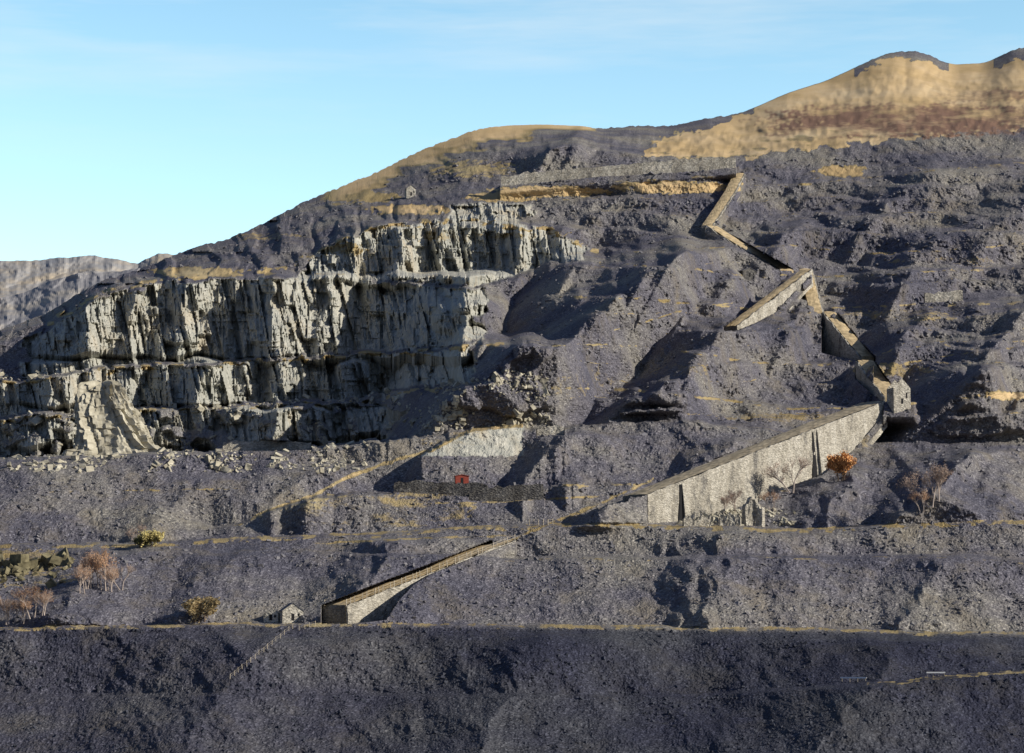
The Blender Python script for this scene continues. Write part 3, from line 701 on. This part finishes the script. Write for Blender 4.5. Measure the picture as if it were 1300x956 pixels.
# ---------------------------------------------------------------- trees
def tube(V_,Fc,a,b,ra,rb,k=5):
    d=(b-a).normalized(); s=d.orthogonal().normalized(); t=d.cross(s); n0=len(V_)
    for c,r in((a,ra),(b,rb)):
        for i in range(k):
            an=2*math.pi*i/k; V_.append(c+s*math.cos(an)*r+t*math.sin(an)*r)
    for i in range(k): Fc.append((n0+i,n0+(i+1)%k,n0+k+(i+1)%k,n0+k+i))
def tree_mesh(seed,nleaf,leafs,spread,trunkmat,leafmat,stems=1,l0=.32,mind=2,maxd=4,r0=.02):
    R=random.Random(seed); TV=[];TF=[];LVv=[];LF=[];tips=[]
    def grow(a,d,l,r,dep):
        b=a+d*l; tube(TV,TF,a,b,r,r*.65,5 if dep<2 else 3)
        if dep>=mind: tips.append((a,b))
        if dep==maxd: return
        for i in range(3):
            nd_=(d+Vector((R.gauss(0,spread),R.gauss(0,spread),R.gauss(.15,.25)))).normalized()
            st=a.lerp(b,R.uniform(.45,1.0) if i else 1.0)
            grow(st,nd_,l*R.uniform(.65,.88),r*.6,dep+1)
    for s in range(stems):
        d=Vector((R.gauss(0,.12+.18*(stems>1)),R.gauss(0,.12),1)).normalized()
        grow(Vector((R.gauss(0,.04)*(stems),R.gauss(0,.03),-.03)),d,l0,r0,0)
    for i in range(nleaf):
        a,b=R.choice(tips); c=a.lerp(b,R.random()*1.1)+Vector((R.gauss(0,.025),R.gauss(0,.025),R.gauss(0,.025)))
        s=leafs*R.uniform(.5,1.4); x=Vector((R.gauss(0,1),R.gauss(0,1),R.gauss(0,1))).normalized()*s; y=x.orthogonal().normalized()*s*.8
        n0=len(LVv); LVv.extend([c-x,c-y,c+x,c+y]); LF.append((n0,n0+1,n0+2,n0+3))
    zm=max(v.z for v in TV+LVv); TV=[v/zm for v in TV]; LVv=[v/zm for v in LVv]
    return mesh_py('trunk',TV,TF,trunkmat),mesh_py('crown',LVv,LF,leafmat)
M_BARK=simple_mat('birch_bark',(.45,.38,.33),.3,3.)
M_BARKD=simple_mat('brown_bark',(.12,.09,.07),.3,3.)
def leafmat(n,c): return simple_mat(n,c,.45,1.5)
ML_P=leafmat('pinkish_twigs',(.40,.30,.24)); ML_O=leafmat('orange_leaves',(.68,.36,.15)); ML_Y=leafmat('yellow_leaves',(.55,.47,.20)); ML_G=leafmat('olive_leaves',(.26,.24,.10)); ML_B=leafmat('rusty_leaves',(.50,.31,.19))
protos={
 'birchA':tree_mesh(1,2200,.010,.42,M_BARK,ML_P),'birchB':tree_mesh(2,2200,.010,.45,M_BARK,ML_P,2),
 'rust':tree_mesh(3,2600,.010,.45,M_BARK,ML_B,2),'rustB':tree_mesh(13,2200,.010,.40,M_BARK,ML_B,3),'orange':tree_mesh(4,6000,.018,.5,M_BARKD,ML_O,3,.2,1),
 'yellow':tree_mesh(5,5000,.022,.6,M_BARKD,ML_Y,4,.16,0),'green':tree_mesh(6,5000,.024,.6,M_BARKD,ML_G,4,.16,0),'brownbush':tree_mesh(7,6000,.022,.6,M_BARKD,leafmat('amber_leaves',(.50,.39,.21)),5,.16,0)}
def tree(kind,u,v,hp,lab,cat='tree',name='birch_tree',wide=1.,grp=None,back=1.2):
    loc=terr(u,v); h=hp*loc.y/F; loc.z-=.2; loc.y-=back
    e=thing(obj(name,None,loc=loc),lab,cat,grp); e.rotation_euler=(0,0,random.random()*6.28); e.scale=(h*wide,h*wide,h)
    t,c=protos[kind]; obj('trunk',t,e); obj('crown',c,e)
g1="bare birches on the slate slopes"
BL="slender leafless birch with pale pinkish twigs on slate scree"
RL="small rusty-leaved birch growing on slate scree"
tree('birchA',988,624,48,BL,grp=g1,back=3);tree('birchB',1003,624,48,BL,grp=g1,back=3)
tree('rust',980,648,28,RL,grp=g1);tree('birchB',932,650,32,BL,grp=g1,back=3);tree('birchA',918,652,26,BL,grp=g1,back=3)
tree('birchB',1180,642,56,BL,grp=g1);tree('birchA',1192,634,46,BL,grp=g1);tree('rust',1170,650,30,RL,grp=g1)
tree('orange',1067,609,38,"bright orange autumn tree in front of the incline wall",name='autumn_tree',wide=.9,back=3)
for i,(u,v,h) in enumerate([(112,748,52),(132,748,56),(98,752,40),(122,744,44),(146,750,36),(42,784,46),(60,780,34),(30,790,34),(8,792,38)]):
    tree('rust' if i%2 else 'rustB',u,v,h,RL,grp=g1)
tree('birchB',154,748,34,BL,grp=g1);tree('birchA',20,788,32,BL,grp=g1)
tree('brownbush',249,787,32,"round amber-leaved bush beside the bottom track",'bush','autumn_bush',1.1)
tree('yellow',192,694,24,"small yellow-green bush on the middle track edge",'bush','green_bush',1.0)
tree('green',182,694,16,"low olive bush on the middle track edge",'bush','green_bush',1.2)
tree('birchB',175,692,28,BL,grp=g1)
# ---------------------------------------------------------------- light, sky, camera
el=math.radians(25); az=math.radians(112)
sd=Vector((math.sin(az)*math.cos(el),math.cos(az)*math.cos(el),math.sin(el)))
sl=bpy.data.lights.new('sun','SUN'); sl.energy=5; sl.angle=math.radians(.5); sl.color=(1,.925,.80)
so=obj('sun',sl); so.rotation_euler=(-sd).to_track_quat('-Z','Y').to_euler()
w=bpy.data.worlds.new("World"); scene.world=w; w.use_nodes=True; nt=w.node_tree
bg=nt.nodes['Background']; bg.inputs[1].default_value=.10
st=nt.nodes.new('ShaderNodeTexSky'); st.sky_type='NISHITA'; st.sun_disc=False; st.sun_elevation=el; st.sun_rotation=az; st.altitude=200; st.ozone_density=1.5
tc=nt.nodes.new('ShaderNodeTexCoord').outputs['Generated']
sx=nt.nodes.new('ShaderNodeSeparateXYZ'); nt.links.new(tc,sx.inputs[0])
g=ramp(nt,sx.outputs['Z'],[(0,(3.4,3.5,3.0)),(.12,(3.2,3.25,2.75)),(.30,(1.95,2.4,2.25)),(.5,(.6,.7,.8)),(.8,(.40,.47,.62))])
fy=ramp(nt,sx.outputs['Y'],[(.35,(0,0,0)),(.75,(1,1,1))])
g=mix(nt,fy,(.42,.50,.70),g)
sk=mix(nt,1.0,st.outputs[0],g,'MULTIPLY')
cn=noise(nt,mapv(nt,tc,(3,3,26)),1.6,5,.6)
cm=ramp(nt,cn,[(.45,(0,0,0)),(.7,(1,1,1))])
cz=ramp(nt,sx.outputs['Z'],[(.20,(0,0,0)),(.27,(.5,.5,.5)),(.4,(.1,.1,.1))])
ml=mix(nt,1.0,cm,cz,'MULTIPLY')
sk=mix(nt,ml,sk,(8.3,9.2,9.7))
nt.links.new(sk,bg.inputs[0])
cam=bpy.data.cameras.new('camera'); co=obj('camera',cam); co.location=(0,0,CAMZ); co.rotation_euler=(math.pi/2+p,0,0)
cam.sensor_width=36; cam.lens=36*F/1300; cam.clip_start=1; cam.clip_end=80000
scene.camera=co
scene.view_settings.view_transform='Standard'; scene.view_settings.look='None'; scene.view_settings.exposure=0
